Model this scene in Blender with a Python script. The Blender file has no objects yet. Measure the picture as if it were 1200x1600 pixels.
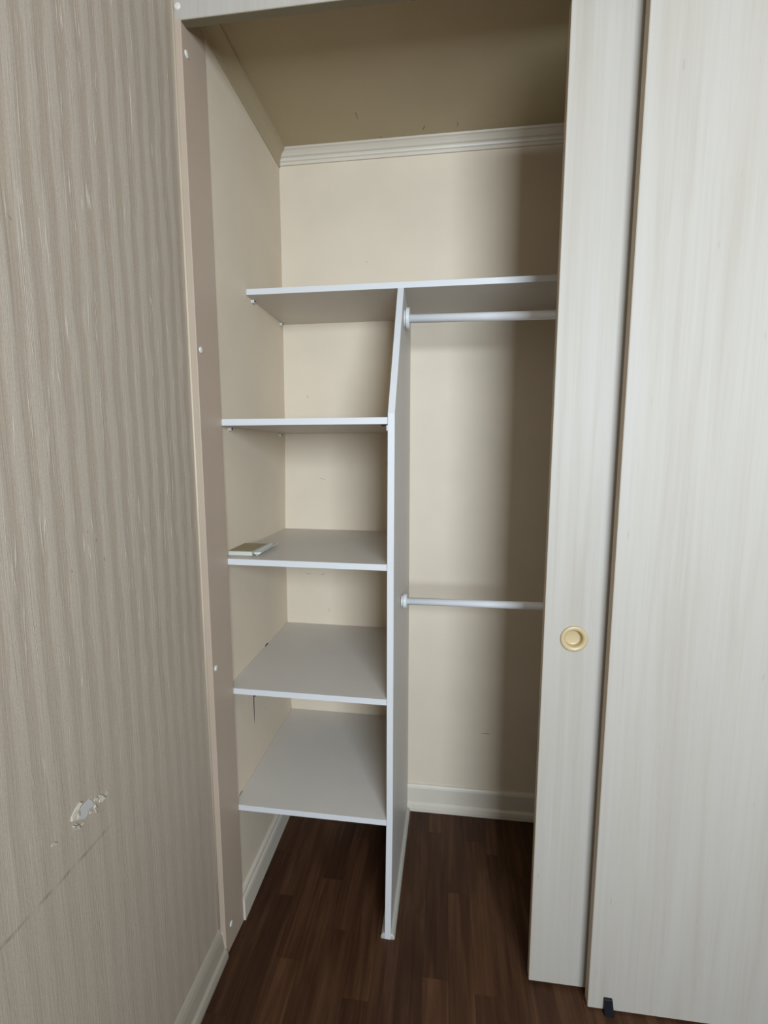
import bpy, bmesh, math, random
from mathutils import Matrix, Vector

random.seed(7)
S = bpy.context.scene
COL = S.collection

# ------------------------------------------------------------------ camera
cam_d = bpy.data.cameras.new('camera')
cam = bpy.data.objects.new('camera', cam_d)
COL.objects.link(cam)
fw = Vector((-0.12503, 0.98425, -0.12499))
rt = Vector((0.99204, 0.12592, -0.00075))
up = Vector((-0.01500, 0.12409, 0.99216))
cam.matrix_world = Matrix(((rt.x, up.x, -fw.x, 0.5482), (rt.y, up.y, -fw.y, -1.5958),
                           (rt.z, up.z, -fw.z, 1.32), (0, 0, 0, 1)))
cam_d.sensor_fit = 'HORIZONTAL'
cam_d.sensor_width = 36.0
cam_d.lens = 724.59 / 1200 * 36.0
cam_d.clip_start = 0.02
S.camera = cam

# ------------------------------------------------------------------ world and light
world = bpy.data.worlds.new('world')
S.world = world
world.use_nodes = True
world.node_tree.nodes['Background'].inputs[0].default_value = (0.75, 0.86, 1.0, 1)
world.node_tree.nodes['Background'].inputs[1].default_value = 1.0
WIN = dict(x0=0.76, x1=1.76, z0=1.12, z1=2.04, y=-2.9)
ld = bpy.data.lights.new('window_daylight', 'AREA')
ld.shape = 'RECTANGLE'
ld.size = WIN['x1'] - WIN['x0'] - 0.06
ld.size_y = WIN['z1'] - WIN['z0'] - 0.06
ld.energy = 96
ld.color = (0.72, 0.85, 1.0)
lo = bpy.data.objects.new('window_daylight', ld)
lo.location = ((WIN['x0'] + WIN['x1']) / 2, WIN['y'] + 0.02, (WIN['z0'] + WIN['z1']) / 2)
lo.rotation_euler = (math.radians(90), 0, 0)
COL.objects.link(lo)
vs = S.view_settings
vs.view_transform = 'Standard'
vs.look = 'None'
vs.gamma = 1.0
vs.use_curve_mapping = False
vs.exposure = 0.0

# ------------------------------------------------------------------ materials
def lin(r, g, b):
    f = lambda c: (c / 12.92 if c <= 0.04045 else ((c + 0.055) / 1.055) ** 2.4)
    return (f(r / 255), f(g / 255), f(b / 255), 1)

class NT:
    def __init__(self, name, rough=0.5, spec=0.5):
        self.m = bpy.data.materials.new(name)
        self.m.use_nodes = True
        self.t = self.m.node_tree
        self.b = self.t.nodes['Principled BSDF']
        self.b.inputs['Roughness'].default_value = rough
        self.b.inputs['Specular IOR Level'].default_value = spec
    def n(self, typ, **kw):
        o = self.t.nodes.new(typ)
        for k, v in kw.items():
            if k.startswith('i_'):
                o.inputs[k[2:].replace('_', ' ')].default_value = v
            else:
                setattr(o, k, v)
        return o
    def l(self, a, b):
        self.t.links.new(a, b)
    def coord(self, scale=(1, 1, 1), rnd=0):
        tc = self.n('ShaderNodeTexCoord')
        mp = self.n('ShaderNodeMapping')
        mp.inputs['Scale'].default_value = scale
        self.l(tc.outputs['Object'], mp.inputs['Vector'])
        if rnd:
            oi = self.n('ShaderNodeObjectInfo')
            mu = self.math('MULTIPLY', oi.outputs['Random'], rnd)
            cx = self.n('ShaderNodeCombineXYZ')
            for k in range(3):
                self.l(mu, cx.inputs[k])
            self.l(cx.outputs[0], mp.inputs['Location'])
        return mp.outputs[0]
    def noise(self, vec, scale=5, detail=3, rough=0.5, dist=0.0):
        o = self.n('ShaderNodeTexNoise')
        o.inputs['Scale'].default_value = scale
        o.inputs['Detail'].default_value = detail
        o.inputs['Roughness'].default_value = rough
        o.inputs['Distortion'].default_value = dist
        self.l(vec, o.inputs['Vector'])
        return o.outputs['Fac']
    def math(self, op, a, b=None, c=None, clamp=False):
        o = self.n('ShaderNodeMath', operation=op, use_clamp=clamp)
        for i, v in enumerate((a, b, c)):
            if v is None:
                continue
            if isinstance(v, (int, float)):
                o.inputs[i].default_value = v
            else:
                self.l(v, o.inputs[i])
        return o.outputs[0]
    def ramp(self, fac, stops):
        o = self.n('ShaderNodeValToRGB')
        e = o.color_ramp.elements
        while len(e) < len(stops):
            e.new(0.5)
        for k, (pos, c) in enumerate(stops):
            e[k].position = pos
            e[k].color = c
        self.l(fac, o.inputs[0])
        return o.outputs[0]
    def mix(self, fac, a, b, blend='MIX'):
        o = self.n('ShaderNodeMix', data_type='RGBA', blend_type=blend)
        for i, v in ((0, fac), (6, a), (7, b)):
            if isinstance(v, (int, float, tuple)):
                o.inputs[i].default_value = v
            else:
                self.l(v, o.inputs[i])
        return o.outputs[2]
    def smooth(self, v, a, b):
        o = self.n('ShaderNodeMapRange', interpolation_type='SMOOTHSTEP')
        self.l(v, o.inputs['Value'])
        o.inputs['From Min'].default_value = a
        o.inputs['From Max'].default_value = b
        return o.outputs[0]
    def color(self, c):
        if isinstance(c, tuple):
            self.b.inputs['Base Color'].default_value = c
        else:
            self.l(c, self.b.inputs['Base Color'])
    def bump(self, h, strength=0.3, dist=0.001):
        o = self.n('ShaderNodeBump')
        o.inputs['Strength'].default_value = strength
        o.inputs['Distance'].default_value = dist
        self.l(h, o.inputs['Height'])
        self.l(o.outputs[0], self.b.inputs['Normal'])

def g(k, v):
    return (v[0] * k, v[1] * k, v[2] * k, 1)

def paint(name, c, rough=0.6, var=0.06, bump=0.12, spec=0.3):
    t = NT(name, rough, spec)
    v = t.coord()
    n1 = t.noise(v, 3.5, 4, 0.6)
    n2 = t.noise(v, 420, 2, 0.5)
    t.color(t.ramp(n1, [(0.3, g(1 - var, c)), (0.7, g(1 + var * 0.4, c))]))
    t.bump(n2, bump, 0.0006)
    return t.m

M = {}
M['cream_paint'] = paint('cream_wall_paint', (0.665, 0.555, 0.415))
M['trim_paint'] = paint('cream_trim_paint', (0.620, 0.545, 0.435), 0.4, 0.05, 0.06, 0.5)
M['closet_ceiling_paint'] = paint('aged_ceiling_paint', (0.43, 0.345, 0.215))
M['dark_soffit'] = paint('dark_soffit_brown', (0.19, 0.15, 0.088), 0.8, 0.15, 0.2, 0.2)  # brown for the header underside, darker than its face
M['skirting'] = paint('skirting_paint', (0.36, 0.305, 0.232), 0.45, 0.1, 0.05, 0.4)
M['quarter'] = paint('quarter_round_paint', (0.43, 0.40, 0.34), 0.5, 0.1, 0.05, 0.4)
M['bead'] = paint('corner_bead_paint', (0.52, 0.43, 0.31), 0.4, 0.1, 0.05, 0.4)
M['room_paint'] = paint('room_paint', (0.34, 0.275, 0.20))
M['ceiling_paint'] = paint('room_ceiling_paint', (0.52, 0.46, 0.37))
M['jamb_paint'] = paint('jamb_paint', (0.425, 0.325, 0.240), 0.45, 0.05, 0.05, 0.4)
M['plaster'] = paint('bare_plaster', (0.47, 0.44, 0.40), 0.9, 0.1, 0.6)
M['torn_paper'] = paint('torn_paper_backing', (0.46, 0.40, 0.31), 0.9, 0.2, 0.6)
M['cap'] = paint('screw_cap_plastic', (0.608, 0.577, 0.491), 0.4, 0.02, 0.0, 0.5)
M['peg'] = paint('peg_plastic', (0.624, 0.601, 0.530), 0.4, 0.02, 0.0, 0.5)
M['flange'] = paint('flange_plastic', (0.608, 0.601, 0.562), 0.35, 0.03, 0.0, 0.5)
M['pull'] = paint('pull_plastic', (0.47, 0.36, 0.19), 0.35, 0.06, 0.0, 0.5)
M['black'] = paint('black_plastic', (0.006, 0.007, 0.009), 0.5, 0.1, 0.1, 0.3)
M['mark'] = paint('dark_mark', (0.012, 0.010, 0.008), 0.9, 0.3, 0.0, 0.1)
M['soft_mark'] = paint('grey_scuff', (0.28, 0.235, 0.17), 0.9, 0.3, 0.0, 0.1)
M['faint_mark'] = paint('faint_grey_scuff', (0.47, 0.385, 0.28), 0.9, 0.2, 0.0, 0.1)
M['metal'] = paint('track_metal', (0.35, 0.33, 0.30), 0.4, 0.05, 0.0, 0.5)
M['rod'] = paint('rod_white_enamel', (0.72, 0.71, 0.70), 0.28, 0.02, 0.0, 0.5)

def melamine(name, c, rough, var=0.03):
    t = NT(name, rough, 0.45)
    v = t.coord()
    n1 = t.noise(v, 4, 3, 0.6)
    n2 = t.noise(v, 160, 2, 0.6)
    k = t.math('ADD', t.math('MULTIPLY', n1, 0.6), t.math('MULTIPLY', n2, 0.4))
    t.color(t.ramp(k, [(0.35, g(1 - var, c)), (0.65, g(1 + var, c))]))
    t.bump(n2, 0.05, 0.0004)
    return t.m
M['melamine'] = melamine('white_melamine', (0.570, 0.520, 0.455), 0.42)
M['edge_band'] = melamine('white_edge_band', (0.585, 0.572, 0.555), 0.35, 0.015)

def wood_door():
    t = NT('pale_birch_laminate', 0.5, 0.22)
    v = t.coord((22, 22, 1.1), rnd=9)
    v2 = t.coord((160, 160, 3.0), rnd=5)
    n1 = t.noise(v, 1.0, 4, 0.55, 0.6)
    n2 = t.noise(v2, 1.0, 3, 0.6)
    base = t.ramp(n1, [(0.28, (0.385, 0.336, 0.275, 1)), (0.5, (0.420, 0.374, 0.314, 1)), (0.75, (0.432, 0.391, 0.336, 1))])
    fine = t.ramp(n2, [(0.3, (0.955, 0.95, 0.945, 1)), (0.6, (1, 1, 1, 1))])
    c = t.mix(1.0, base, fine, 'MULTIPLY')
    v3 = t.coord((140, 140, 26), rnd=3)
    vo = t.n('ShaderNodeTexNoise')
    vo.inputs['Scale'].default_value = 1.0
    vo.inputs['Detail'].default_value = 0
    t.l(v3, vo.inputs['Vector'])
    pores = t.smooth(vo.outputs['Fac'], 0.84, 0.92)
    c = t.mix(t.math('MULTIPLY', pores, 0.5), c, (0.30, 0.25, 0.21, 1))
    t.color(c)
    t.bump(n2, 0.05, 0.0005)
    return t.m
M['door'] = wood_door()
M['door_edge'] = paint('door_edge_strip', (0.42, 0.335, 0.24), 0.55, 0.06, 0.05)

def wallpaper():
    t = NT('ribbed_wallpaper', 0.6, 0.3)
    tc = t.n('ShaderNodeTexCoord')
    sp = t.n('ShaderNodeSeparateXYZ')
    t.l(tc.outputs['Object'], sp.inputs[0])
    Y, Z = sp.outputs[1], sp.outputs[2]
    # wavy broad bands 37 mm apart
    wv = t.noise(t.coord((0, 9, 5)), 1.0, 3, 0.6)
    wv2 = t.noise(t.coord((0, 40, 14)), 1.0, 2, 0.5)
    ys = t.math('ADD', Y, t.math('MULTIPLY', t.math('SUBTRACT', wv, 0.5), 0.022))
    ys = t.math('ADD', ys, t.math('MULTIPLY', t.math('SUBTRACT', wv2, 0.5), 0.010))
    band = t.math('SINE', t.math('MULTIPLY', ys, 2 * math.pi / 0.0372))
    bandm = t.smooth(band, -1.0, 0.9)
    # crinkled fine ribs running up the paper
    rib = t.noise(t.coord((0, 260, 5.5)), 1.0, 3, 0.62, 0.35)
    rib2 = t.noise(t.coord((0, 620, 16)), 1.0, 2, 0.6)
    spk = t.noise(t.coord((0, 500, 260)), 1.0, 2, 0.6)
    big = t.noise(t.coord((0, 1.6, 1.1)), 1.0, 3, 0.5)
    bandc = t.math('MULTIPLY', t.smooth(t.math('ADD', Z, t.math('MULTIPLY', big, 0.5)), 0.75, 1.50), 0.7)
    bandc = t.mix(t.math('ADD', bandc, 0.3), (0.5, 0.5, 0.5, 1), bandm)
    bw = t.n('ShaderNodeRGBToBW')
    t.l(bandc, bw.inputs[0])
    bandc2 = bw.outputs[0]
    c = t.mix(bandc, (0.385, 0.308, 0.230, 1), (0.438, 0.360, 0.280, 1))
    cr = t.noise(t.coord((0, 105, 2.6)), 1.0, 1.2, 0.5, 0.1)
    line = t.smooth(t.math('ABSOLUTE', t.math('SUBTRACT', cr, 0.5)), 0.017, 0.002)
    line = t.math('MULTIPLY', line, t.smooth(t.noise(t.coord((0, 34, 8)), 1.0, 2, 0.5), 0.44, 0.60))
    c = t.mix(t.math('MULTIPLY', t.smooth(rib, 0.42, 0.28), 0.5), c, (0.31, 0.235, 0.165, 1))
    line = t.math('MULTIPLY', line, t.math('ADD', t.math('MULTIPLY', t.smooth(Z, 0.70, 1.10), 0.8), 0.2))
    c = t.mix(t.math('MULTIPLY', line, 0.6), c, (0.64, 0.54, 0.43, 1))
    c = t.mix(1.0, c, t.ramp(spk, [(0.3, (0.9, 0.9, 0.9, 1)), (0.7, (1.06, 1.06, 1.06, 1))]), 'MULTIPLY')
    c = t.mix(1.0, c, t.ramp(big, [(0.3, (0.94, 0.94, 0.93, 1)), (0.7, (1.04, 1.04, 1.04, 1))]), 'MULTIPLY')
    # long horizontal rub mark from furniture at 0.68 m
    wob = t.math('MULTIPLY', t.math('SUBTRACT', t.noise(t.coord((0, 22, 0)), 1.0, 3, 0.6), 0.5), 0.006)
    dz = t.math('ABSOLUTE', t.math('SUBTRACT', t.math('ADD', Z, wob), 0.677))
    m = t.smooth(dz, 0.0042, 0.0012)
    m = t.math('MULTIPLY', m, t.smooth(Y, -0.918, -0.945))
    m = t.math('MULTIPLY', m, t.smooth(t.noise(t.coord((0, 30, 3)), 1.0, 2, 0.5), 0.36, 0.66))
    c = t.mix(t.math('MULTIPLY', m, 0.5), c, (0.13, 0.095, 0.065, 1))
    t.color(c)
    h = t.math('ADD', t.math('ADD', t.math('MULTIPLY', rib, 0.6), t.math('MULTIPLY', line, 0.45)), t.math('ADD', t.math('MULTIPLY', rib2, 0.35), t.math('MULTIPLY', bandc2, 0.7)))
    t.bump(h, 0.55, 0.0016)
    return t.m
M['wallpaper'] = wallpaper()

def floor_wood():
    t = NT('dark_walnut_laminate', 0.45, 0.2)
    oi = t.n('ShaderNodeObjectInfo')
    v = t.coord((60, 2.6, 60), rnd=31)
    n1 = t.noise(v, 1.0, 5, 0.6, 0.8)
    v2 = t.coord((11, 1.8, 11), rnd=17)
    n2 = t.noise(v2, 1.0, 4, 0.55, 1.2)
    k = t.math('ADD', t.math('MULTIPLY', n1, 0.5), t.math('MULTIPLY', n2, 0.5))
    c = t.ramp(k, [(0.30, (0.026, 0.0105, 0.0050, 1)), (0.48, (0.052, 0.0220, 0.0102, 1)), (0.68, (0.098, 0.045, 0.0215, 1))])
    tone = t.ramp(oi.outputs['Random'], [(0.0, (0.85, 0.85, 0.85, 1)), (0.6, (0.97, 0.97, 0.96, 1)), (1.0, (1.12, 1.10, 1.07, 1))])
    t.color(t.mix(1.0, c, tone, 'MULTIPLY'))
    t.bump(n1, 0.06, 0.0005)
    return t.m
M['floor'] = floor_wood()
M['subfloor'] = paint('dark_subfloor_board', (0.018, 0.010, 0.007), 0.8)  # dark brown board colour for below the floor strips
M['book_cover'] = paint('olive_card_cover', (0.312, 0.257, 0.148), 0.6, 0.05, 0.05)
M['paper'] = paint('paper', (0.577, 0.562, 0.499), 0.8, 0.03, 0.1)

def pages():
    t = NT('page_edges', 0.8, 0.2)
    n = t.noise(t.coord((3, 3, 900)), 1.0, 2, 0.5)
    t.color(t.ramp(n, [(0.35, (0.452, 0.452, 0.367, 1)), (0.6, (0.562, 0.562, 0.476, 1))]))
    return t.m
M['pages'] = pages()

def glass():
    t = NT('window_glass', 0.02, 0.5)
    t.b.inputs['Transmission Weight'].default_value = 1.0
    t.b.inputs['Base Color'].default_value = (0.95, 0.98, 0.97, 1)
    return t.m
M['glass'] = glass()

# ------------------------------------------------------------------ mesh helpers
def link(name, bm, mat, parent=None, base=(0, 0, 0), smooth=False):
    """one mesh object; vertices given in world space, origin put at `base` (or its parent's base)"""
    if parent is not None:
        base = parent['_b']
    bmesh.ops.translate(bm, verts=bm.verts, vec=-Vector(base))
    bmesh.ops.recalc_face_normals(bm, faces=bm.faces)
    me = bpy.data.meshes.new(name)
    bm.to_mesh(me)
    bm.free()
    if smooth:
        for p in me.polygons:
            p.use_smooth = True
    me.materials.append(M[mat])
    o = bpy.data.objects.new(name, me)
    COL.objects.link(o)
    o['_b'] = list(base)
    if parent is not None:
        o.parent = parent
    else:
        o.location = base
    return o

def thing(name, base, label, cat, group=None):
    o = bpy.data.objects.new(name, None)
    o.empty_display_size = 0.05
    COL.objects.link(o)
    o.location = base
    o['_b'] = list(base)
    return tag(o, label, cat, group)

def tag(o, label, cat=None, group=None, kind=None):
    o['label'] = label
    if cat:
        o['category'] = cat
    if group:
        o['group'] = group
    if kind:
        o['kind'] = kind
    return o

def struct(o, label=None):
    o['kind'] = 'structure'
    if label:
        o['label'] = label
    return o

def box(x0, x1, y0, y1, z0, z1, bev=0.0, seg=1, bm=None):
    b = bmesh.new()
    vs_ = [b.verts.new((x, y, z)) for z in (z0, z1) for y in (y0, y1) for x in (x0, x1)]
    for f in ((0, 1, 3, 2), (4, 6, 7, 5), (0, 4, 5, 1), (2, 3, 7, 6), (0, 2, 6, 4), (1, 5, 7, 3)):
        b.faces.new([vs_[i] for i in f])
    if bev:
        bmesh.ops.bevel(b, geom=list(b.edges), offset=bev, segments=seg, affect='EDGES', profile=0.5)
    if bm is None:
        return b
    merge(bm, b)
    return bm

def merge(dst, src):
    mp = {v: dst.verts.new(v.co) for v in src.verts}
    for f in src.faces:
        dst.faces.new([mp[v] for v in f.verts])
    src.free()

def hexa(pts, bev=0.0, seg=1):
    """pts ordered as box(): z-low (y0:x0,x1; y1:x0,x1), then z-high"""
    b = bmesh.new()
    vs_ = [b.verts.new(p) for p in pts]
    for f in ((0, 1, 3, 2), (4, 6, 7, 5), (0, 4, 5, 1), (2, 3, 7, 6), (0, 2, 6, 4), (1, 5, 7, 3)):
        b.faces.new([vs_[i] for i in f])
    if bev:
        bmesh.ops.bevel(b, geom=list(b.edges), offset=bev, segments=seg, affect='EDGES', profile=0.5)
    return b

def loft(rings, closed=True, caps=True):
    b = bmesh.new()
    R = [[b.verts.new(p) for p in r] for r in rings]
    n = len(R[0])
    for a, c in zip(R, R[1:]):
        for i in range(n if closed else n - 1):
            j = (i + 1) % n
            b.faces.new((a[i], a[j], c[j], c[i]))
    if caps:
        b.faces.new(R[0])
        b.faces.new(list(reversed(R[-1])))
    return b

def sweep_x(prof, x0, x1):       # prof: (y, z)
    return loft([[(x, y, z) for y, z in prof] for x in (x0, x1)])

def sweep_y(prof, y0, y1, x_at=None):       # prof: (x, z)
    return loft([[(x, y, z) for x, z in prof] for y in (y0, y1)])

def lathe(prof, axis, c, n=48):
    """prof: (a, r) along axis from c; open surface with shared points where r = 0"""
    b = bmesh.new()
    rows = []
    for a, r in prof:
        row = []
        for k in range(1 if r == 0 else n):
            t = 2 * math.pi * k / n
            u, w = r * math.cos(t), r * math.sin(t)
            p = {'x': (c[0] + a, c[1] + u, c[2] + w), 'y': (c[0] + u, c[1] + a, c[2] + w), 'z': (c[0] + u, c[1] + w, c[2] + a)}[axis]
            row.append(b.verts.new(p))
        rows.append(row)
    for a, d in zip(rows, rows[1:]):
        for k in range(n):
            j = (k + 1) % n
            if len(a) == 1 and len(d) == 1:
                continue
            if len(a) == 1:
                b.faces.new((a[0], d[j], d[k]))
            elif len(d) == 1:
                b.faces.new((a[k], a[j], d[0]))
            else:
                b.faces.new((a[k], a[j], d[j], d[k]))
    return b

def interp(tab, z):
    for (z0, x0), (z1, x1) in zip(tab, tab[1:]):
        if z <= z1:
            return x0 + (x1 - x0) * (z - z0) / (z1 - z0)
    return tab[-1][1]

# ------------------------------------------------------------------ dimensions (metres)
XR = 1.70            # right end of the closet
ZC = 2.292           # closet ceiling
YF = -0.5866         # front plane of the closet frame
XW = -0.0177         # wallpapered wall plane
RX, RY, RZ = 2.75, -2.9, 2.42      # room: right wall, window wall, ceiling
LW = [(-0.01, -0.004), (0.36, -0.008), (0.70, -0.0145), (1.05, -0.0135), (1.39, -0.005), (1.757, -0.0015), (2.40, 0.0)]
lw = lambda z: interp(LW, z)

# ------------------------------------------------------------------ structure: closet shell
wall_back = struct(link('wall_back', box(-0.12, XR + 0.12, 0.0, 0.10, 0, RZ), 'cream_paint'), 'cream painted back wall of the closet')

zs = [z for z, _ in LW]
zs[0] = 0.0
wl = loft([[(lw(z), 0.0, z), (lw(z), -0.4905, z), (-0.12, -0.4905, z), (-0.12, 0.0, z)] for z in zs])
wall_left = struct(link('wall_left', wl, 'cream_paint'), 'cream painted left side wall of the closet behind the shelves')
wall_right = struct(link('wall_right', box(XR, XR + 0.10, -0.52, 0.0, 0, RZ), 'cream_paint'))
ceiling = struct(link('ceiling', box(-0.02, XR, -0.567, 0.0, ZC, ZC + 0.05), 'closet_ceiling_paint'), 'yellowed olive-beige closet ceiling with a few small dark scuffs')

# jamb on the left: laminate board that frames the opening, standing slightly proud of the closet wall
jm = hexa([(XW, YF, 0), (0.0, YF, 0), (XW, -0.4905, 0), (0.0045, -0.4905, 0),
           (XW, YF, ZC), (0.0, YF, ZC), (XW, -0.4905, ZC), (0.0035, -0.4905, ZC)], 0.0012, 2)
jamb = struct(link('trim_1', jm, 'jamb_paint'), 'beige left jamb board of the closet opening with pale screw caps')
def jcap(y, z, parent=jamb):
    x = 0.0 + (y - YF) / (-0.4905 - YF) * 0.004
    b = lathe([(-0.001, 0.0075), (0.0012, 0.0075), (0.0024, 0.0055), (0.0028, 0)], 'x', (x, y, z), 20)
    link('screw_cap', b, 'cap', parent, smooth=True)
for y, z in ((-0.570, 2.152), (-0.570, 1.5526), (-0.571, 0.796), (-0.557, 0.067)):
    jcap(y, z)
# bright bead where the wallpaper meets the jamb
bead = lathe([(0.083, 0.0), (0.083, 0.0028), (2.42, 0.0028), (2.42, 0)], 'z', (XW + 0.0012, YF - 0.0008, 0), 10)
link('corner_bead', bead, 'bead', jamb, smooth=True)
# worn pale edge low on the jamb
link('worn_edge', hexa([(-0.0045, YF - 0.0022, 0.012), (-0.0005, YF - 0.0022, 0.012), (-0.0045, YF + 0.001, 0.012), (-0.0005, YF + 0.001, 0.012),
                        (-0.0125, YF - 0.0012, 0.072), (-0.0085, YF - 0.0012, 0.070), (-0.0125, YF + 0.001, 0.072), (-0.0085, YF + 0.001, 0.070)], 0.0005), 'bead', jamb)
# right jamb
struct(link('trim_2', box(XR - 0.018, XR + 0.002, YF, -0.49, 0, 2.2036, 0.001), 'jamb_paint'), 'right jamb board of the closet opening')

# header fascia and wall above it
header = struct(link('trim_3', box(XW + 0.004, XR + 0.02, YF - 0.0005, -0.567, 2.2036, 2.34, 0.001), 'door'),
                'pale header board across the top of the closet opening')
b = lathe([(0.001, 0.0075), (-0.0014, 0.0075), (-0.0026, 0.005), (-0.003, 0)], 'y', (-0.0057, YF, 2.2284), 20)
link('screw_cap', b, 'cap', header, smooth=True)
link('underside_strip', box(XW + 0.006, XR, YF + 0.0012, -0.5676, 2.2028, 2.2037), 'dark_soffit', header)
struct(link('wall_front', box(XW, RX, YF, -0.567, 2.34, RZ), 'room_paint'))
struct(link('wall_front_right', box(XR + 0.02, RX, YF, -0.52, 0, 2.34), 'room_paint'))
struct(link('trim_4', box(0.01, XR, -0.566, -0.515, 2.262, ZC, 0.001), 'metal'), 'top track of the sliding doors')

# crown moulding: back run and left run
crown = [(0, 2.254), (-0.006, 2.254), (-0.007, 2.262), (-0.011, 2.264), (-0.0125, 2.268), (-0.0125, 2.272),
         (-0.018, 2.274), (-0.022, 2.279), (-0.028, 2.285), (-0.033, 2.287), (-0.034, ZC), (0, ZC)]
struct(link('trim_5', sweep_x(crown, 0.0, XR), 'trim_paint'), 'stepped cream crown moulding along the top of the back wall')
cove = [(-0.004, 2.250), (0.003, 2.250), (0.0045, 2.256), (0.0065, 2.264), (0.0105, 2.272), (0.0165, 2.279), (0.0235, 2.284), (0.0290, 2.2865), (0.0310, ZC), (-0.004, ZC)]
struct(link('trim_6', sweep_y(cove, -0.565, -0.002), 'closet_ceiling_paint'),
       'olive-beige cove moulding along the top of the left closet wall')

# baseboards
bb = [(0, 0), (-0.022, 0), (-0.022, 0.012), (-0.020, 0.024), (-0.013, 0.029), (-0.012, 0.030), (-0.012, 0.086), (-0.010, 0.092), (-0.006, 0.097), (0, 0.098)]
struct(link('baseboard_back', sweep_x(bb, 0.0, XR), 'trim_paint'), 'pale baseboard with a shoe strip along the closet back wall')
bl = [(-0.012, 0), (0.0095, 0), (0.0092, 0.060), (0.0075, 0.068), (0.004, 0.074), (0.0035, 0.083), (0.0005, 0.088), (-0.012, 0.090)]
struct(link('baseboard_left', sweep_y(bl, -0.4885, -0.012), 'trim_paint'), 'pale baseboard low on the left closet wall')

# ------------------------------------------------------------------ structure: the room
wall_room_left = struct(link('wall_room_left', box(-0.12, XW, RY - 0.1, YF, 0, RZ), 'wallpaper'),
                        'beige crinkle-ribbed wallpaper on the wall left of the closet')
br = [(XW, 0), (0.006, 0), (0.006, 0.010), (0.003, 0.022), (-0.0035, 0.027), (-0.0075, 0.060), (-0.0105, 0.071), (-0.0145, 0.079), (XW, 0.083)]
struct(link('baseboard_room_left', sweep_y(br, RY, YF - 0.002), 'skirting'), 'grey-beige baseboard under the wallpapered wall')
struct(link('wall_room_right', box(RX, RX + 0.1, RY - 0.1, -0.52, 0, RZ), 'room_paint'))
struct(link('ceiling_room', box(-0.12, RX + 0.1, RY - 0.1, -0.567, RZ, RZ + 0.1), 'ceiling_paint'))
w = WIN
wr = bmesh.new()
for a in ((XW, w['x0'], 0, RZ), (w['x1'], RX, 0, RZ), (w['x0'], w['x1'], 0, w['z0']), (w['x0'], w['x1'], w['z1'], RZ)):
    box(a[0], a[1], RY - 0.1, RY, a[2], a[3], bm=wr)
struct(link('wall_room_rear', wr, 'room_paint'))
win = bpy.data.objects.new('window_1', None)
COL.objects.link(win)
win['_b'] = [0, 0, 0]
struct(win)
fr = bmesh.new()
for a in ((w['x0'], w['x0'] + 0.04, w['z0'], w['z1']), (w['x1'] - 0.04, w['x1'], w['z0'], w['z1']),
          (w['x0'] + 0.04, w['x1'] - 0.04, w['z0'], w['z0'] + 0.04), (w['x0'] + 0.04, w['x1'] - 0.04, w['z1'] - 0.04, w['z1'])):
    box(a[0], a[1], RY - 0.07, RY - 0.02, a[2], a[3], bm=fr)
link('window_frame', fr, 'trim_paint', win)
link('pane', box(w['x0'] + 0.04, w['x1'] - 0.04, RY - 0.05, RY - 0.044, w['z0'] + 0.04, w['z1'] - 0.04), 'glass', win)

# floor: strips laid towards the back wall where the camera sees them, plain slab further out
PX0, PX1, PY0 = -0.0190, 1.80, -1.12
fb = bmesh.new()
box(-0.12, RX + 0.1, RY - 0.1, PY0, -0.06, 0.0, bm=fb)
box(PX1, RX + 0.1, PY0, 0.05, -0.06, 0.0, bm=fb)
box(-0.12, PX1, PY0, 0.05, -0.06, -0.0075, bm=fb)
floor = struct(link('floor', fb, 'floor'), 'dark walnut brown wood laminate floor laid in strips')
SW, SL = 0.0645, 0.46
strip_mesh = {}
def strip(x, y0, y1):
    L = round(y1 - y0, 3)
    if L not in strip_mesh:
        bmx = box(0, SW - 0.0003, 0, L - 0.0004, -0.0075, 0)
        me = bpy.data.meshes.new('floor_strip')
        bmesh.ops.recalc_face_normals(bmx, faces=bmx.faces)
        bmx.to_mesh(me)
        bmx.free()
        me.materials.append(M['floor'])
        strip_mesh[L] = me
    o = bpy.data.objects.new('floor_strip', strip_mesh[L])
    COL.objects.link(o)
    o.parent = floor
    o.location = (x, y0, 0)
k0 = -math.floor((0.71 - PX0) / SW) - 1
x = 0.71 + k0 * SW
col = 0
while x < PX1 - SW * 0.5:
    off = [0.0, 0.16, 0.31, 0.07, 0.24, 0.39][(col * 5 + k0) % 6]
    if abs(x - (0.71 - SW)) < 0.002:
        off = None
    joints = [PY0]
    y = -0.592 - 2 * SL if off is None else PY0 - SL + off + 0.02
    while y < 0.0:
        if y > PY0 + 0.03 and y < -0.03:
            joints.append(round(y, 3))
        y += SL
    joints.append(0.0)
    for a, c in zip(joints, joints[1:]):
        strip(x, a, c)
    x += SW
    col += 1

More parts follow.
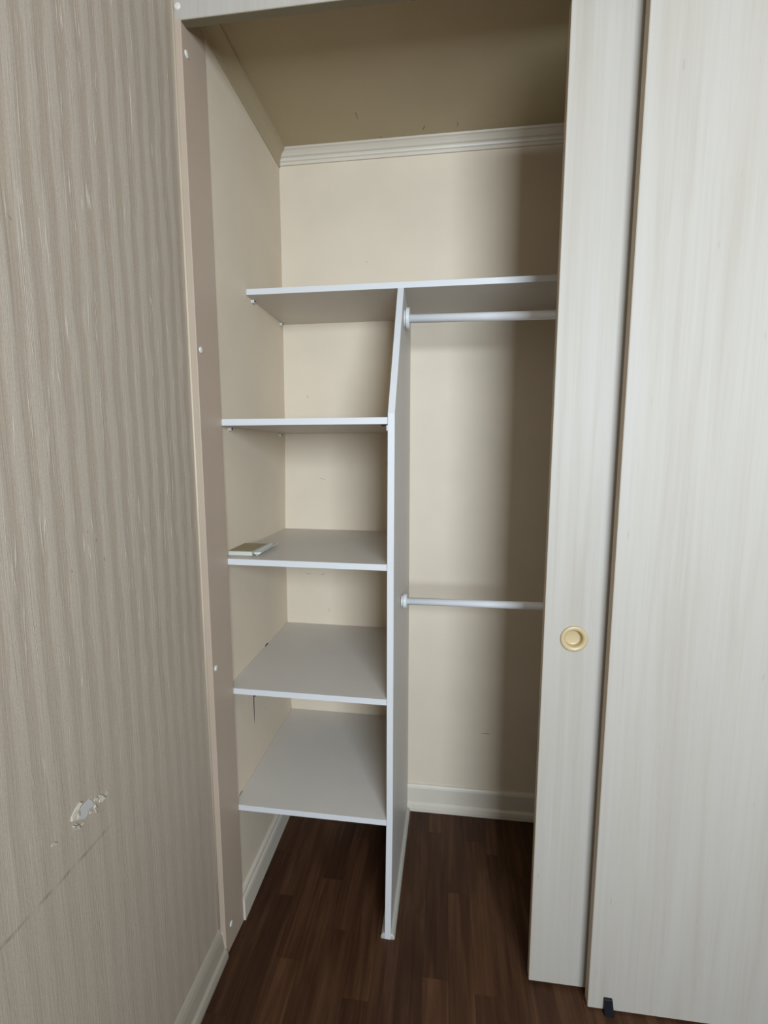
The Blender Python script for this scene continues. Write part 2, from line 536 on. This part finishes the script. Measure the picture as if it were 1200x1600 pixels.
# ------------------------------------------------------------------ sliding doors
def sliding_door(name, x0, x1, yf, th, z0, z1, label, pull=None):
    d = bpy.data.objects.new(name, None)
    COL.objects.link(d)
    d.location = (x0, yf, z0)
    d['_b'] = [x0, yf, z0]
    struct(d, label)
    d['category'] = 'door'
    if pull:
        # panel with a round mortise for the finger pull
        px, pz, pr = pull
        n = 40
        b = bmesh.new()
        ring = [(px + pr * math.cos(2 * math.pi * k / n), pz + pr * math.sin(2 * math.pi * k / n)) for k in range(n)]
        hw = 0.048
        sq = []
        for k in range(n):
            t = 2 * math.pi * k / n
            c, s = math.cos(t), math.sin(t)
            m = max(abs(c), abs(s))
            sq.append((px + hw * c / m, pz + hw * s / m))
        R = [b.verts.new((u, yf, v)) for u, v in ring]
        Q = [b.verts.new((u, yf, v)) for u, v in sq]
        D = [b.verts.new((u, yf + 0.012, v)) for u, v in ring]
        for k in range(n):
            j = (k + 1) % n
            b.faces.new((R[k], R[j], Q[j], Q[k]))
            b.faces.new((R[k], D[k], D[j], R[j]))
        b.faces.new(D)
        def q(xa, xb, za, zb, y=yf):
            b.faces.new([b.verts.new(p) for p in ((xa, y, za), (xb, y, za), (xb, y, zb), (xa, y, zb))])
        e = 0.0009
        q(x0 + e, x1, z0, pz - hw); q(x0 + e, x1, pz + hw, z1); q(x0 + e, px - hw, pz - hw, pz + hw); q(px + hw, x1, pz - hw, pz + hw)
        q(x0 + e, x1, z0, z1, yf + th)
        for f in (((x0 + e, yf, z0), (x1, yf, z0), (x1, yf + th, z0), (x0 + e, yf + th, z0)),
                  ((x0 + e, yf, z1), (x1, yf, z1), (x1, yf + th, z1), (x0 + e, yf + th, z1)),
                  ((x1, yf, z0), (x1, yf + th, z0), (x1, yf + th, z1), (x1, yf, z1)),
                  ((x0 + e, yf, z0), (x0 + e, yf + th, z0), (x0 + e, yf + th, z1), (x0 + e, yf, z1))):
            b.faces.new([b.verts.new(p) for p in f])
        link('panel', b, 'door', d)
    else:
        link('panel', box(x0 + 0.0009, x1, yf, yf + th, z0, z1, 0.0005), 'door', d)
    link('edge_strip', box(x0, x0 + 0.0009, yf + 0.0006, yf + th - 0.0006, z0 + 0.0005, z1 - 0.0005), 'door_edge', d)
    for hx in (x0 + 0.18, x1 - 0.12):
        link('roller_hanger', box(hx, hx + 0.05, yf + 0.005, yf + th - 0.005, z1 - 0.002, 2.266), 'metal', d)
    return d

door1 = sliding_door('door_1', 0.7805, 1.69, -0.5505, 0.020, 0.0100, 2.186,
                     'pale birch sliding closet door with round cream finger pull, behind the other door', (0.8460, 0.9064, 0.0240))
pc = (0.8460, -0.5505, 0.9064)
pb = lathe([(0.004, 0.0225), (-0.0004, 0.0300), (-0.0022, 0.0298), (-0.0036, 0.0285), (-0.0042, 0.0262), (-0.0040, 0.0235),
            (-0.0026, 0.0200), (-0.0005, 0.0188), (0.0092, 0.0180)], 'y', pc, 56)
pull = link('finger_pull', pb, 'pull', door1, smooth=True)
pull['label'] = 'round cream plastic finger pull'
cb = lathe([(0.0092, 0.0181), (0.0106, 0.0168), (0.0110, 0.0150), (0.0110, 0)], 'y', pc, 56)
link('cup', cb, 'pull', pull, smooth=True)
door2 = sliding_door('door_2', 0.9104, 1.685, -0.5887, 0.0224, 0.0057, 2.198,
                     'pale birch sliding closet door in front, at the right edge')

# black door guide on the floor
gd = thing('door_guide', (0.9575, -0.5895, 0), 'small black plastic sliding-door guide on floor under the front door', 'door guide')
link('front_tab', hexa([(0.9455, -0.5995, 0), (0.9685, -0.6000, 0), (0.9455, -0.5895, 0), (0.9685, -0.5895, 0),
                        (0.9455, -0.5945, 0.038), (0.9640, -0.5945, 0.039), (0.9455, -0.5895, 0.040), (0.9640, -0.5895, 0.040)], 0.0012, 2), 'black', gd)
link('base_plate', box(0.9455, 0.9685, -0.5895, -0.520, 0, 0.004, 0.0008), 'black', gd)
link('rear_tab', box(0.9455, 0.9685, -0.5650, -0.5530, 0.004, 0.034, 0.001), 'black', gd)

# ------------------------------------------------------------------ divider
XD, TD = 0.4156, 0.0164
LEAN = [(0, -0.0072), (0.36, -0.0020), (1.05, -0.0004), (1.414, 0.0013), (1.757, 0.0055)]
YB, YFR = -0.0005, -0.4895
dv = thing('divider_panel', (XD + TD / 2, -0.25, 0), 'white upright divider panel with a slanted upper front edge', 'closet divider')
def yfront(z):
    return YFR if z <= 1.414 else YFR + (z - 1.414) / (1.757 - 1.414) * (0.4895 - 0.3020)
lv = [0, 0.36, 1.05, 1.414, 1.757]
def lean(z): return interp(LEAN, z)
rings = []
for z in lv:
    xl, yf_ = XD + lean(z), yfront(z) + 0.0008
    rings.append([(xl, yf_, z), (xl + TD, yf_, z), (XD + TD + 0.003, YB, z), (XD + 0.003, YB, z)])
link('panel', loft(rings), 'melamine', dv)
rings = []
for z in lv:
    xl, yf_ = XD + lean(z), yfront(z)
    rings.append([(xl - 0.0002, yf_ + 0.0008, z), (xl + 0.0006, yf_, z), (xl + TD - 0.0006, yf_, z), (xl + TD + 0.0002, yf_ + 0.0008, z)])
link('edge_band', loft(rings), 'edge_band', dv)
def quarter(side):
    rr = []
    for y in (-0.4888, -0.4860, -0.022):
        xb = XD + (TD if side > 0 else 0) + (-0.0072 + (y + 0.4895) / 0.489 * 0.010) 
        s = 0.75 if y < -0.488 else 1.0
        pts = [(xb, y, 0), (xb + side * 0.0115 * s, y, 0)]
        for k in range(1, 6):
            t = math.radians(90 * k / 6)
            pts.append((xb + side * 0.0115 * s * math.cos(t), y, 0.0145 * s * math.sin(t)))
        pts.append((xb, y, 0.0145 * s))
        rr.append(pts)
    link('shoe_moulding', loft(rr), 'quarter', dv)
quarter(1)
quarter(-1)

# ------------------------------------------------------------------ shelves
T = 0.0156
def shelf(z, yf_, x1, drop, label, group):
    x0 = lw(z) + 0.0006
    base = ((x0 + x1) / 2, yf_ / 2, z - T)
    s = thing('closet_shelf', base, label, 'shelf', group)
    e = 0.0008
    def xe(y):      # right end follows the slightly skewed divider
        if x1 > 1.0:
            return x1
        return x1 - 0.0007 + (y - YFR) / (YB - YFR) * (XD + 0.003 - x1)
    def body(ya, yb, pad=0.0):
        xa, xb = xe(ya), xe(yb)
        return [(x0, ya, z - T - pad), (xa, ya, z - T - drop - pad), (x0, yb, z - T - pad), (xb, yb, z - T - drop - pad),
                (x0, ya, z + pad), (xa, ya, z - drop + pad), (x0, yb, z + pad), (xb, yb, z - drop + pad)]
    link('board', hexa(body(yf_ + e, -0.001)), 'melamine', s)
    link('edge_band', hexa(body(yf_, yf_ + e, 0.0001), 0.0003), 'edge_band', s)
    return s
LB = 'white shelves of the closet'
shelf(1.7725, -0.3024, XR - 0.001, 0.0, 'long white top shelf running over the divider, above the rails', LB)
shelf(1.4046, -0.4900, XD + lean(1.4), -0.0004, 'short white shelf level with the bend of the divider, just under the top shelf', LB)
shelf(1.0529, -0.4900, XD + lean(1.05), 0.0036, 'short white shelf in the left bay carrying the notepad', LB)
shelf(0.7010, -0.4900, XD + lean(0.7), 0.0042, 'short white shelf above the black line on the left wall, second from the floor', LB)
shelf(0.3613, -0.4900, XD + lean(0.36), 0.0032, 'lowest short white shelf of the left bay, nearest the floor', LB)

# shelf pegs
def peg(y, z, label, x=None, side=1):
    x = lw(z) if x is None else x
    p_ = thing('shelf_peg', (x, y, z), label, 'shelf peg', 'shelf pegs')
    b1 = lathe([(0, 0), (0, 0.0052), (0.0078 * side, 0.0052), (0.0090 * side, 0.0040), (0.0090 * side, 0)], 'x', (x, y, z), 16)
    link('barrel', b1, 'peg', p_, smooth=False)
    link('pin', lathe([(0.009 * side, 0), (0.009 * side, 0.0026), (0.0105 * side, 0.0024), (0.0105 * side, 0)], 'x', (x, y, z), 12), 'mark', p_)
peg(-0.265, 1.7512, 'tiny cream peg under the front left corner of the long top shelf')
peg(-0.030, 1.7512, 'tiny cream peg under the back left corner of the long top shelf')
peg(-0.436, 1.3835, 'tiny cream peg under the front left corner of the shelf at the divider bend')
peg(-0.060, 1.3835, 'tiny cream peg under the back left corner of the shelf at the divider bend')
bk = thing('shelf_bracket', (0.408, -0.478, 1.383), 'tiny dark metal bracket under the right end of the shelf at the divider bend', 'bracket')
bx_ = box(0.3985, XD + 0.0008, -0.4875, -0.462, 1.3868, 1.3890, 0.0002)
link('plate', bx_, 'black', bk)
link('screw', lathe([(0, 0), (0, 0.0028), (-0.0022, 0.0022), (-0.003, 0)], 'z', (0.4045, -0.482, 1.3868), 12), 'black', bk)
link('tab', box(XD - 0.0022, XD + 0.0010, -0.4875, -0.470, 1.374, 1.3868, 0.0003), 'peg', bk)

# ------------------------------------------------------------------ clothes rails
def rail(y, z0, z1, r, fr_, label):
    xa, xb = XD + TD + 0.0025, XR
    s = thing('clothes_rail', ((xa + xb) / 2, y, z0 - r), label, 'clothes rail', 'white clothes rails')
    n = 28
    rings = []
    for x_, zz in ((xa + 0.006, z0), (xb - 0.006, z1)):
        rings.append([(x_, y + r * math.cos(2 * math.pi * k / n), zz + r * math.sin(2 * math.pi * k / n)) for k in range(n)])
    link('rod', loft(rings), 'rod', s, smooth=True)
    for xs, sd, zz in ((xa, 1, z0), (xb, -1, z1)):
        f = link('flange', lathe([(0.0055 * sd, r), (0.0055 * sd, fr_ * 0.94), (0.0068 * sd, fr_), (0.0145 * sd, fr_), (0.0160 * sd, fr_ * 0.93), (0.0160 * sd, r)],
                                 'x', (xs, y, zz), 40), 'flange', s)
        link('collar', lathe([(0, 0), (0, fr_ * 0.8), (0.0056 * sd, fr_ * 0.8), (0.0056 * sd, 0)], 'x', (xs, y, zz), 32), 'flange', f)
    return s
rail(-0.250, 1.6925, 1.680, 0.0116, 0.0290, 'upper white clothes rail just under the long top shelf')
rail(-0.300, 0.8970, 0.8980, 0.0104, 0.0205, 'lower white clothes rail halfway up the right bay')

# ------------------------------------------------------------------ notepad and folded slip on the third shelf
zt = 1.0530
nb = thing('notepad', (0.022, -0.40, zt), 'small olive-covered notepad lying against the wall on the middle shelf', 'notepad')
x0n, x1n, y0n, y1n = -0.0125, 0.0545, -0.4560, -0.3480
link('page_block', box(x0n + 0.0008, x1n - 0.0010, y0n + 0.0008, y1n - 0.001, zt + 0.0009, zt + 0.0118, 0.0004), 'pages', nb)
link('cover', box(x0n, x1n, y0n, y1n, zt + 0.0118, zt + 0.0126, 0.0002), 'book_cover', nb)
link('back_cover', box(x0n, x1n, y0n, y1n, zt + 0.0001, zt + 0.0009, 0.0002), 'book_cover', nb)
fs = thing('folded_paper_slip', (0.066, -0.38, zt), 'narrow folded white paper slip leaning beside the notepad', 'paper')
def slab(pts, th):
    return loft([[(x_, y_, z_) for (x_, z_) in pr] for y_, pr in pts])
def vslip(dx, y_):
    o = [(0.0560 + dx, zt + 0.0085), (0.0650 + dx, zt + 0.0007), (0.0785 + dx, zt + 0.0095), (0.0778 + dx, zt + 0.0104), (0.0650 + dx, zt + 0.0019), (0.0567 + dx, zt + 0.0094)]
    return [(x_, y_, z_) for x_, z_ in o]
link('slip', loft([vslip(0.0010, -0.4520), vslip(0.0005, -0.40), vslip(-0.0010, -0.318)]), 'paper', fs)
link('end_fold', hexa([(0.0600, -0.4524, zt + 0.0058), (0.0715, -0.4524, zt + 0.0050), (0.0600, -0.4516, zt + 0.0058), (0.0715, -0.4516, zt + 0.0050),
                       (0.0575, -0.4500, zt + 0.0094), (0.0788, -0.4500, zt + 0.0102), (0.0575, -0.4492, zt + 0.0094), (0.0788, -0.4492, zt + 0.0102)]), 'paper', fs)

# ------------------------------------------------------------------ wear: torn wallpaper, marks
def relief(name, pts, h, mat, parent, jitter=0.0, plane='x', base=XW, lift=0.0):
    """low chip of material standing h off a wall plane; outline given in wall coordinates"""
    b = bmesh.new()
    def P(u, v, d):
        return {'x': (base + d, u, v), 'y': (u, base - d, v), 'z': (u, v, base - d)}[plane]
    cx_ = sum(p[0] for p in pts) / len(pts)
    cy_ = sum(p[1] for p in pts) / len(pts)
    lo_ = [b.verts.new(P(u, v, -0.0003)) for u, v in pts]
    hi = [b.verts.new(P(u + (cx_ - u) * 0.06, v + (cy_ - v) * 0.06, h * (1 + random.uniform(-jitter, jitter)) + lift * (i % 3 == 0))) for i, (u, v) in enumerate(pts)]
    c = b.verts.new(P(cx_, cy_, h * 0.9))
    n = len(pts)
    for i in range(n):
        j = (i + 1) % n
        b.faces.new((lo_[i], lo_[j], hi[j], hi[i]))
        b.faces.new((hi[i], hi[j], c))
    return link(name, b, mat, parent)
WRL = wall_room_left
relief('bare_plaster', [(-0.9959, 0.7471), (-0.9922, 0.7574), (-0.9828, 0.7595), (-0.969, 0.7608), (-0.9627, 0.7536), (-0.9583, 0.7408), (-0.9694, 0.743),
                        (-0.9757, 0.7367), (-0.9813, 0.7347), (-0.9913, 0.742)], 0.0007, 'plaster', WRL, 0.5)
relief('torn_flap', [(-1.0081, 0.7531), (-1.0061, 0.7601), (-0.9963, 0.7674), (-0.9882, 0.7707), (-0.986, 0.7667), (-0.9909, 0.7574), (-0.9955, 0.7512), (-1.0009, 0.7491)],
       0.0028, 'torn_paper', WRL, 0.5, lift=0.002)
relief('torn_flap', [(-1.0053, 0.7441), (-0.9945, 0.7359), (-0.994, 0.7287), (-1.0002, 0.7319), (-1.0055, 0.7421)], 0.0025, 'torn_paper', WRL, 0.5, lift=0.002)
relief('torn_flap', [(-0.9582, 0.7418), (-0.9535, 0.7321), (-0.9532, 0.7212), (-0.9584, 0.7268), (-0.9614, 0.7387)], 0.0022, 'torn_paper', WRL, 0.5, lift=0.001)
relief('torn_flap', [(-1.0446, 0.747), (-1.04, 0.747), (-1.0348, 0.7413), (-1.0385, 0.7394), (-1.0449, 0.7442)], 0.0015, 'torn_paper', WRL, 0.4)
relief('torn_flap', [(-0.9499, 0.7385), (-0.948, 0.7418), (-0.9416, 0.7461), (-0.9365, 0.7373), (-0.9459, 0.7341)], 0.0018, 'torn_paper', WRL, 0.5, lift=0.001)
relief('torn_flap', [(-0.9345, 0.7433), (-0.9283, 0.7438), (-0.9273, 0.7372), (-0.9330, 0.7385)], 0.0012, 'torn_paper', WRL, 0.5)

for cy_, cz_, sz in ((-0.9465, 0.7475, 0.0030), (-0.9560, 0.7490, 0.0035), (-0.9990, 0.7400, 0.0032), (-0.9690, 0.7365, 0.0030), (-0.9860, 0.7300, 0.0026)):
    relief('torn_flap', [(cy_ + sz * random.uniform(0.6, 1.2) * math.cos(a_), cz_ + sz * random.uniform(0.6, 1.2) * math.sin(a_)) for a_ in [k * 1.0472 for k in range(6)]],
           0.0014, 'torn_paper', WRL, 0.5, lift=0.0008)

def streak(pts, wd):
    """thin outline around a polyline in wall coordinates"""
    L, R = [], []
    for i, (u, v) in enumerate(pts):
        a = pts[max(i - 1, 0)]
        c = pts[min(i + 1, len(pts) - 1)]
        d = Vector((c[0] - a[0], c[1] - a[1])).normalized()
        ww = wd * (0.35 if i in (0, len(pts) - 1) else random.uniform(0.7, 1.1)) / 2
        L.append((u - d.y * ww, v + d.x * ww))
        R.append((u + d.y * ww, v - d.x * ww))
    return L + R[::-1]
def seg(u0, v0, u1, v1, wd, n=4, wob=0.0006):
    return streak([(u0 + (u1 - u0) * k / n + random.uniform(-wob, wob), v0 + (v1 - v0) * k / n + random.uniform(-wob, wob)) for k in range(n + 1)], wd)
for (y, z, y2, z2, wd) in ((-0.8945, 1.148, -0.8925, 1.1395, 0.0028), (-0.9095, 1.181, -0.908, 1.1765, 0.0026), (-0.9265, 1.196, -0.924, 1.1945, 0.0028),
                           (-0.9645, 1.142, -0.9625, 1.138, 0.0022), (-1.016, 1.628, -1.012, 1.624, 0.0024)):
    relief('scuff', seg(y, z, y2, z2, wd, 3, 0.0002), 0.00025, 'soft_mark', WRL)
# black gap line and dotted lower line on the left closet wall, under the fourth shelf
for (y, z, y2, z2, wd, m_) in ((-0.3285, 0.6005, -0.3335, 0.500, 0.0026, 'mark'), (-0.3240, 0.592, -0.3200, 0.583, 0.0050, 'mark'),
                               (-0.3300, 0.4985, -0.3160, 0.494, 0.0040, 'mark'), (-0.3180, 0.502, -0.3150, 0.4965, 0.0030, 'soft_mark'),
                               (-0.2900, 0.496, -0.2830, 0.4935, 0.0036, 'soft_mark'), (-0.2530, 0.504, -0.2440, 0.503, 0.0060, 'mark')):
    relief('scuff', seg(y, z, y2, z2, wd, 4, 0.0003), 0.0012, m_, wall_left, base=lw(0.55) - 0.0003)
relief('scuff', seg(-0.222, 0.7030, -0.196, 0.7030, 0.0040, 4, 0.0004), 0.0009, 'mark', wall_left, base=lw(0.70))
relief('scuff', seg(-0.462, 0.3640, -0.440, 0.3640, 0.0050, 4, 0.0004), 0.0009, 'soft_mark', wall_left, base=lw(0.36))
# ceiling scuffs and back-wall scuffs
for (x_, y, x2, y2, wd) in ((0.283, -0.155, 0.285, -0.125, 0.0030), (0.3395, -0.040, 0.3425, -0.036, 0.0034), (0.472, -0.055, 0.479, -0.076, 0.0040), (0.5755, -0.055, 0.5760, -0.078, 0.0030)):
    relief('scuff', seg(x_, y, x2, y2, wd, 4, 0.0003), 0.0003, 'soft_mark', ceiling, plane='z', base=ZC)
for (x_, z, x2, z2, wd, m_) in ((0.2880, 1.947, 0.2895, 1.944, 0.0024, 'soft_mark'), (0.075, 1.520, 0.083, 1.511, 0.0030, 'faint_mark'), (0.062, 0.886, 0.078, 0.888, 0.0030, 'faint_mark'), (0.118, 0.885, 0.128, 0.889, 0.0030, 'faint_mark'), (0.141, 0.760, 0.147, 0.746, 0.0030, 'faint_mark'), (0.118, 1.235, 0.136, 1.228, 0.0026, 'faint_mark'), (0.356, 1.293, 0.3565, 1.280, 0.0022, 'faint_mark'), (0.6985, 0.3165, 0.7300, 0.3150, 0.0022, 'soft_mark')):
    relief('scuff', seg(x_, z, x2, z2, wd, 4, 0.0004), 0.0003, m_, wall_back, plane='y', base=0.0)

for o in bpy.data.objects:
    if '_b' in o:
        del o['_b']
